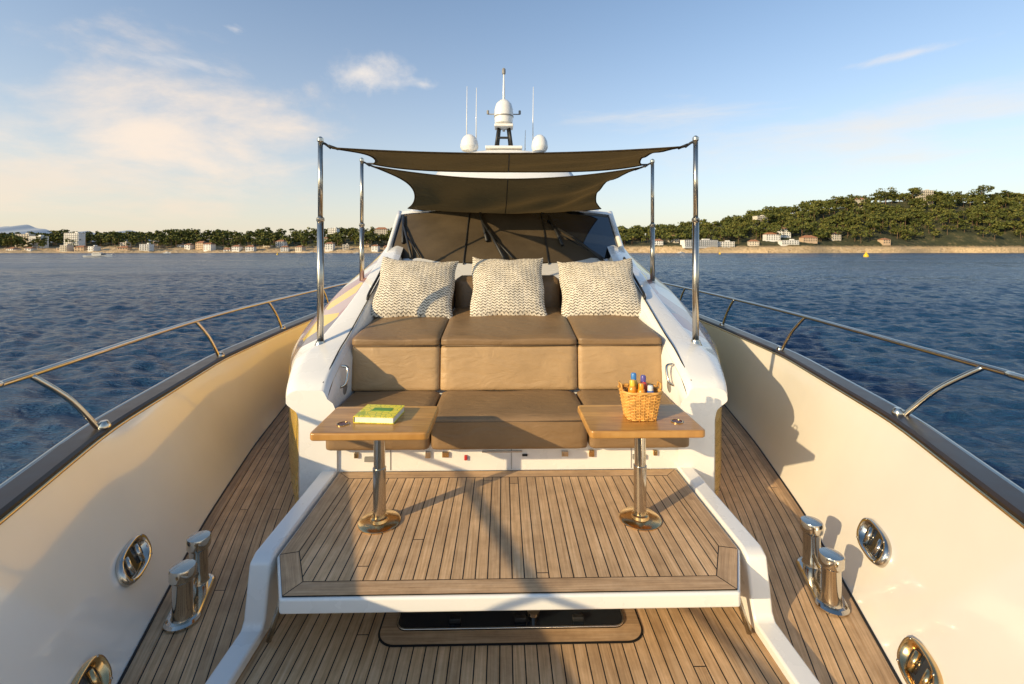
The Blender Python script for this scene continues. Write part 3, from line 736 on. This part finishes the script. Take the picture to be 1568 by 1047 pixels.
def leafmat(name,a,b,c):
    m,n=newmat(name,a,.75,spec=.2)
    at=n.add('ShaderNodeNewGeometry'); nz=n.noise(at.outputs['Position'],.05,4,.6); r=at.outputs['Random Per Island']
    k=n.math('ADD',n.math('MULTIPLY',nz,.7),n.math('MULTIPLY',r,.35))
    n.link(n.ramp(k,[(.25,a),(.5,b),(.78,c)]),n.bsdf.inputs['Base Color'])
    return m
M_leaf=leafmat('pine_foliage',(.034,.045,.012),(.085,.10,.022),(.19,.17,.04))
M_bark=simple('pine_bark',(.16,.10,.055),.9)
def treegeo(x,y,z,H,R,flat,nleaf,seed,leaf):
    r=np.random.default_rng(seed)
    nc=r.integers(6,11); cc=[]
    for _ in range(nc):
        a=r.uniform(0,6.28); q=R*math.sqrt(r.uniform(0,1))*.72
        cc.append((q*math.cos(a),q*math.sin(a),H*(1-flat*.45)+r.uniform(-.5,.5)*H*flat*.62-(q/R)**2*H*.10, R*r.uniform(.28,.45)))
    cc=np.array(cc); ids=r.integers(0,nc,nleaf)
    d=r.normal(size=(nleaf,3)); d/=np.linalg.norm(d,axis=1)[:,None]; rr=r.uniform(.55,1.05,nleaf)[:,None]
    c=cc[ids,:3]+d*rr*cc[ids,3:4]*np.array([1,1,.62])
    u=r.normal(size=(nleaf,3)); u/=np.linalg.norm(u,axis=1)[:,None]
    w=np.cross(u,d+.3*r.normal(size=(nleaf,3))); w/=np.linalg.norm(w,axis=1)[:,None]+1e-9
    s=leaf*r.uniform(.5,1.2,nleaf)[:,None]
    q=np.stack([c-u*s,c-w*s*.7,c+u*s,c+w*s*.7],1).reshape(-1,3)+np.array([x,y,z])
    tv=[];tf=[]
    def seg(p0,p1,r0,r1):
        b=len(tv)
        for p,rr_ in ((p0,r0),(p1,r1)):
            for k in range(5):
                a=k*1.2566; tv.append((p[0]+rr_*math.cos(a),p[1]+rr_*math.sin(a),p[2]))
        for k in range(5): tf.append((b+k,b+(k+1)%5,b+5+(k+1)%5,b+5+k))
    lx,ly=r.uniform(-.06,.06,2)*H; fork=(x+lx,y+ly,z+H*.55)
    seg((x,y,z-1),fork,.035*H*.6,.02*H*.7)
    for k in range(min(nc,5)): seg(fork,(x+cc[k,0],y+cc[k,1],z+cc[k,2]),.018*H*.6,.006*H)
    return q,np.array(tv),np.array(tf)
def forest(name,specs,nleaf,leaf):
    Q=[];TV=[];TF=[];off=0
    for i,(x,y,z,H,R,fl) in enumerate(specs):
        q,tv,tf=treegeo(x,y,z,H,R,fl,nleaf,1000+i+len(specs),leaf); Q.append(q); TV.append(tv); TF.append(tf+off); off+=len(tv)
    Q=np.concatenate(Q); TV=np.concatenate(TV); TF=np.concatenate(TF)
    nq=len(Q)//4; Fl=np.arange(len(Q)).reshape(-1,4); vs=np.concatenate([Q,TV]); F=np.concatenate([Fl,TF+len(Q)])
    mi=np.concatenate([np.zeros(nq),np.ones(len(TF))])
    return npmesh(name,vs,F,[M_leaf,M_bark],False,None,mi)
specs=[]
def sp_(x,d,H,R,fl):
    y=float(shoreY(x))+d; specs.append((x,y,float(terr(x,y)),H,R,fl))
for i in range(760):
    x=rng.uniform(-1150,60); sp_(x,24+rng.uniform(0,1)**.8*170,rng.uniform(13,24),rng.uniform(6,12),rng.uniform(.6,1))
for i in range(1150):
    x=rng.uniform(110,1250); d=24+rng.uniform(0,1)**.85*190; sp_(x,d,rng.uniform(14,25),rng.uniform(8,14),rng.uniform(.45,.95))
forest('coastal_tree_line',specs,120,1.9)
for i,(x,d,H,R,fl) in enumerate([(560,110,30,15,.5),(650,140,32,18,.45),(735,150,35,20,.45),(780,150,32,15,.5),(905,150,36,21,.4),(840,130,32,17,.45),(700,60,28,15,.5),(880,55,30,18,.5),(980,60,29,16,.5),(1020,150,34,20,.45),(610,45,24,14,.5),(470,120,26,14,.45),(400,100,24,13,.5),(820,70,28,16,.5)]):
    y=float(shoreY(x))+d; q,tv,tf=treegeo(x,y,float(terr(x,y)),H,R,fl,560,50+i,1.6)
    npmesh('pine_tree',np.concatenate([q,tv]),np.concatenate([np.arange(len(q)).reshape(-1,4),tf+len(q)]),[M_leaf,M_bark],False,None,np.concatenate([np.zeros(len(q)//4),np.ones(len(tf))]))
M_wall=[simple('cream_stucco',(.62,.55,.44),.9,scale=.3),simple('white_stucco',(.74,.72,.67),.9,scale=.3),simple('ochre_stucco',(.55,.40,.26),.9,scale=.3)]
M_roof=simple('terracotta_roof',(.36,.16,.08),.9,scale=.5); M_flat=simple('flat_roof',(.5,.48,.45),.9,scale=.5)
M_win=simple('window_glass',(.03,.04,.05),.2,spec=.6)
def building(x,y,z,w,d,st,kind,flat,nm):
    h=st*3.1; V=[];F=[];MI=[]
    def bx_(c,s,mi):
        b=len(V); X_,Y_,Z_=[k/2 for k in s]
        for q in ((-1,-1,-1),(1,-1,-1),(1,1,-1),(-1,1,-1),(-1,-1,1),(1,-1,1),(1,1,1),(-1,1,1)): V.append((c[0]+q[0]*X_,c[1]+q[1]*Y_,c[2]+q[2]*Z_))
        for q in [(0,3,2,1),(4,5,6,7),(0,1,5,4),(1,2,6,5),(2,3,7,6),(3,0,4,7)]: F.append(tuple(b+i for i in q)); MI.append(mi)
    bx_((0,0,h/2-1.5),(w,d,h+3),0)
    nw=max(2,int(w/3.4))
    for s_ in range(st):
        for k in range(nw):
            bx_((-w/2+(k+.5)*w/nw,-d/2-.02,s_*3.1+1.7),(1.4,.2,1.7 if not flat else 1.9),2)
        if flat and st>1: bx_((0,-d/2-.6,s_*3.1+.1),(w*.96,1.2,.25),0); bx_((0,-d/2-1.15,s_*3.1+.55),(w*.96,.08,.7),0)
    if flat: bx_((0,0,h+.3),(w+.6,d+.6,.5),1); bx_((w*.2,0,h+1.4),(w*.2,d*.4,2),0)
    else:
        b=len(V); e=.7; rh=w*.13+1
        V.extend([(-w/2-e,-d/2-e,h),(w/2+e,-d/2-e,h),(w/2+e,d/2+e,h),(-w/2-e,d/2+e,h),(-w/4,0,h+rh),(w/4,0,h+rh)])
        for q in ((0,1,5,4),(1,2,5),(2,3,4,5),(3,0,4)): F.append(tuple(b+i for i in q)); MI.append(1)
        bx_((w*.2,d*.1,h+rh*.8),(.9,.9,2),0)
    mk(nm,V,F,[M_wall[kind],M_flat if flat else M_roof,M_win],None,mi=MI,loc=(x,y,z),rot=(0,0,random.uniform(-.25,.25)))
def bat(u,v,w,st,kind,flat,nm,d0=None):
    x=u; d=v; y=float(shoreY(x))+d; building(x,y,float(terr(x,y)),w,11,st,kind,flat,nm)
bat(-675,40,24,8,1,True,'apartment_building'); bat(-735,60,22,6,1,True,'apartment_building'); bat(-770,70,20,6,0,True,'apartment_building')
for i in range(46):
    x=-900+i*20+random.uniform(-8,8)
    bat(x,random.choice([13,16,20,30,50,80]),random.uniform(8,14),random.choice([1,2,2,3]),random.choice([0,1,1,2]),random.random()<.25,'seaside_villa')
bat(-300,110,16,7,1,True,'apartment_building'); bat(-215,130,22,6,0,False,'seaside_villa')
bat(305,10,60,3,1,True,'waterfront_hotel'); bat(350,20,30,3,1,True,'waterfront_hotel')
for x,d,w,st,k,fl in ((245,18,14,2,1,0),(275,40,16,3,0,0),(395,26,14,2,0,0),(430,45,22,3,1,0),(460,60,18,4,1,0),(480,22,22,2,2,0),(545,40,16,3,0,0),(440,18,26,2,1,1),(610,22,12,2,2,0),(800,150,24,8,0,1),(455,120,22,7,0,1),(690,150,18,6,0,0),(930,30,20,3,1,0)):
    bat(x,d,w,st,k,bool(fl),'seaside_villa')
M_stone=simple('stone_wall',(.52,.38,.22),.95,var=.35,scale=.4,bump=1,bscale=1)
for x0,x1,hh in ((430,520,5.0),(560,700,6.5),(720,900,8),(240,400,4.0)):
    xs=np.linspace(x0,x1,30); V=[];F=[]
    for x in xs:
        y=float(shoreY(x))-3.5; hj=hh+.4*math.sin(x*.3)
        V+=[(x,y-.8,WATER-.5),(x,y,WATER+hj),(x,y+1.6,WATER+hj)]
    for i in range(29):
        for j in range(2): a=i*3+j; F.append((a,a+3,a+4,a+1))
    mk('stone_sea_wall',V,F,M_stone)
M_hullw=simple('boat_white',(.75,.74,.7),.4); M_navy=simple('boat_navy',(.02,.04,.09),.3)
def boat(x,y,L,rz,par=None):
    e=empty('moored_motorboat'); e.location=(x,y,WATER); e.rotation_euler=(0,0,rz)
    V=[];F=[];n_=14
    for i in range(n_+1):
        t=i/n_; w=L*.16*(1-max(0,(t-.45)/.55)**2.2)+.02; sh=L*(.07+.035*t*t); xx=(t-.5)*L
        V+=[(xx,-w,sh),(xx,-w*.75,-.1),(xx,0,-.35),(xx,w*.75,-.1),(xx,w,sh),(xx,0,sh+.03*L*.3)]
    for i in range(n_):
        for j in range(6):
            a=i*6+j;b=i*6+(j+1)%6; F.append((a,b,b+6,a+6))
    F.append((0,1,2,3,4,5)); mk('hull',V,F,M_hullw,e)
    box('stripe',(-.02*L,-L*.158,L*.055),(L*.7,.03,L*.018),M_navy,e)
    box('cabin',(-.03*L,0,L*.12),(L*.34,L*.2,L*.09),M_hullw,e,.1); box('cabin_window',(-.03*L,0,L*.13),(L*.3,L*.206,L*.035),M_win,e)
    box('windshield',(.16*L,0,L*.115),(L*.06,L*.18,L*.05),M_win,e,rot=(0,-.5,0)); box('hardtop',(-.05*L,0,L*.19),(L*.26,L*.19,L*.012),M_hullw,e,.02)
    for dx in (-.16,.06):
        for dy in (-.08,.08): tube('hardtop_post',[(dx*L,dy*L,L*.15),(dx*L,dy*L,L*.19)],.04,M_hullw,e,6)
boat(-243,280,15,.05); boat(-265,640,11,.4); boat(-470,650,12,-.3); boat(-120,655,10,.2); boat(60,655,12,.1); boat(260,660,11,.3); boat(-190,600,9,.1)
M_yel=simple('yellow_buoy_plastic',(.8,.5,.02),.4)
for x,y,r in ((230,285,1.5),(225,470,1.1),(-205,420,.9)):
    e=empty('marker_buoy')
    lathe('float',[(.3*r,-.5*r),(.9*r,-.2*r),(r,.3*r),(.9*r,.8*r),(.5*r,1.3*r),(.2*r,1.9*r),(.05*r,2.1*r)],(x,y,WATER),M_yel,e,16)
    lathe('topmark',[(.1,0),(.1,.5*r)],(x,y,WATER+2.1*r),M_yel,e,8)
# ---------------------------------------------------------------- light
EL=math.radians(20); d=Vector((.79,.61,0)).normalized()*math.cos(EL)+Vector((0,0,-math.sin(EL)))
sl=bpy.data.lights.new('sun','SUN'); sl.energy=5.0; sl.angle=math.radians(.5); sl.color=(1,.77,.45)
so=bpy.data.objects.new('sun',sl); COL.objects.link(so); so.rotation_euler=d.to_track_quat('-Z','Y').to_euler(); so.location=(-20,-15,15)
w=bpy.data.worlds.new('World'); sc.world=w; w.use_nodes=True; n=N(w); bg=w.node_tree.nodes['Background']
sky=n.add('ShaderNodeTexSky',sky_type='NISHITA'); sky.sun_disc=False; sky.sun_elevation=EL; sky.sun_rotation=math.radians(232.3); sky.dust_density=.8; sky.air_density=1.0; sky.ozone_density=2.0
tc=n.add('ShaderNodeTexCoord').outputs['Generated']; sp=n.add('ShaderNodeSeparateXYZ'); n.link(tc,sp.inputs[0])
zc=n.math('MAXIMUM',sp.outputs[2],0)
haze=n.math('EXPONENT',n.math('MULTIPLY',zc,-4.4))
col=n.mix(1,sky.outputs[0],(1.22,1.45,1.52),'MULTIPLY')
col=n.mix(n.math('MULTIPLY',haze,.90),col,(6.7,5.6,4.4))
def blob(c,scl,edge,nscale,det,seed,stretch=(1,1,1)):
    c=Vector(c).normalized()
    vs_=n.add('ShaderNodeVectorMath',operation='SUBTRACT'); n.link(tc,vs_.inputs[0]); vs_.inputs[1].default_value=c
    vm=n.add('ShaderNodeVectorMath',operation='MULTIPLY'); n.link(vs_.outputs[0],vm.inputs[0]); vm.inputs[1].default_value=tuple(1/k for k in scl)
    ln=n.add('ShaderNodeVectorMath',operation='LENGTH'); n.link(vm.outputs[0],ln.inputs[0])
    nz=n.noise(n.mapv(tc,stretch,(seed,seed,0)),nscale,det,.6,.3)
    k=n.math('SUBTRACT',n.math('ADD',1.0,n.math('MULTIPLY',n.math('SUBTRACT',nz,.5),3.2)),ln.outputs['Value'])
    mr=n.add('ShaderNodeMapRange',interpolation_type='SMOOTHSTEP'); n.link(k,mr.inputs[0]); mr.inputs[1].default_value=0; mr.inputs[2].default_value=edge
    return mr.outputs[0]
def dirp(u,v): return ((u-770)/700,1,(384-v)/700)
def addcloud(col,mask,amt,c): return n.mix(n.math('MULTIPLY',mask,amt),col,c)
col=addcloud(col,blob(dirp(558,116),(.095,.3,.05),1.3,9,8,1.3),.8,(7.6,6.8,6.0))
col=addcloud(col,blob(dirp(648,131),(.03,.2,.012),1.0,14,7,2.3),.6,(7.2,6.6,6.0))
col=addcloud(col,blob(dirp(260,205),(.36,.6,.13),1.2,4,9,4.1,(1,1,2.0)),.88,(7.7,6.45,5.3))
col=addcloud(col,blob(dirp(90,290),(.5,.8,.07),1.3,5,8,5.1,(1,1,4)),.6,(7.4,6.0,4.7))
col=addcloud(col,blob(dirp(290,98),(.09,.2,.014),1.3,8,8,6.2,(1,1,3)),.4,(7.1,6.5,6.0))
col=addcloud(col,blob(dirp(368,50),(.02,.2,.008),1.2,14,6,3.2,(1,1,3)),.5,(7.1,6.5,6.0))
col=addcloud(col,blob(dirp(1400,80),(.10,.2,.008),1.5,8,8,7.7,(1,1,4)),.55,(7.1,6.5,6.0))
col=addcloud(col,blob(dirp(1320,215),(.50,.8,.085),1.8,3.5,9,8.4,(1,1,5)),.65,(7.2,6.4,5.5))
col=addcloud(col,blob(dirp(1000,180),(.24,.6,.03),1.8,6,9,9.9,(1,1,6)),.5,(7.0,6.4,5.7))
n.link(col,bg.inputs[0]); bg.inputs[1].default_value=.135
# ---------------------------------------------------------------- camera
cam=bpy.data.cameras.new('camera'); co=bpy.data.objects.new('camera',cam); COL.objects.link(co)
co.location=(-.044,0,2.0); co.rotation_euler=(math.radians(90),0,-.02)
cam.sensor_width=36; cam.lens=700/1568*36; cam.shift_y=-(523.5-383)/1568; cam.clip_start=.05; cam.clip_end=20000
sc.camera=co
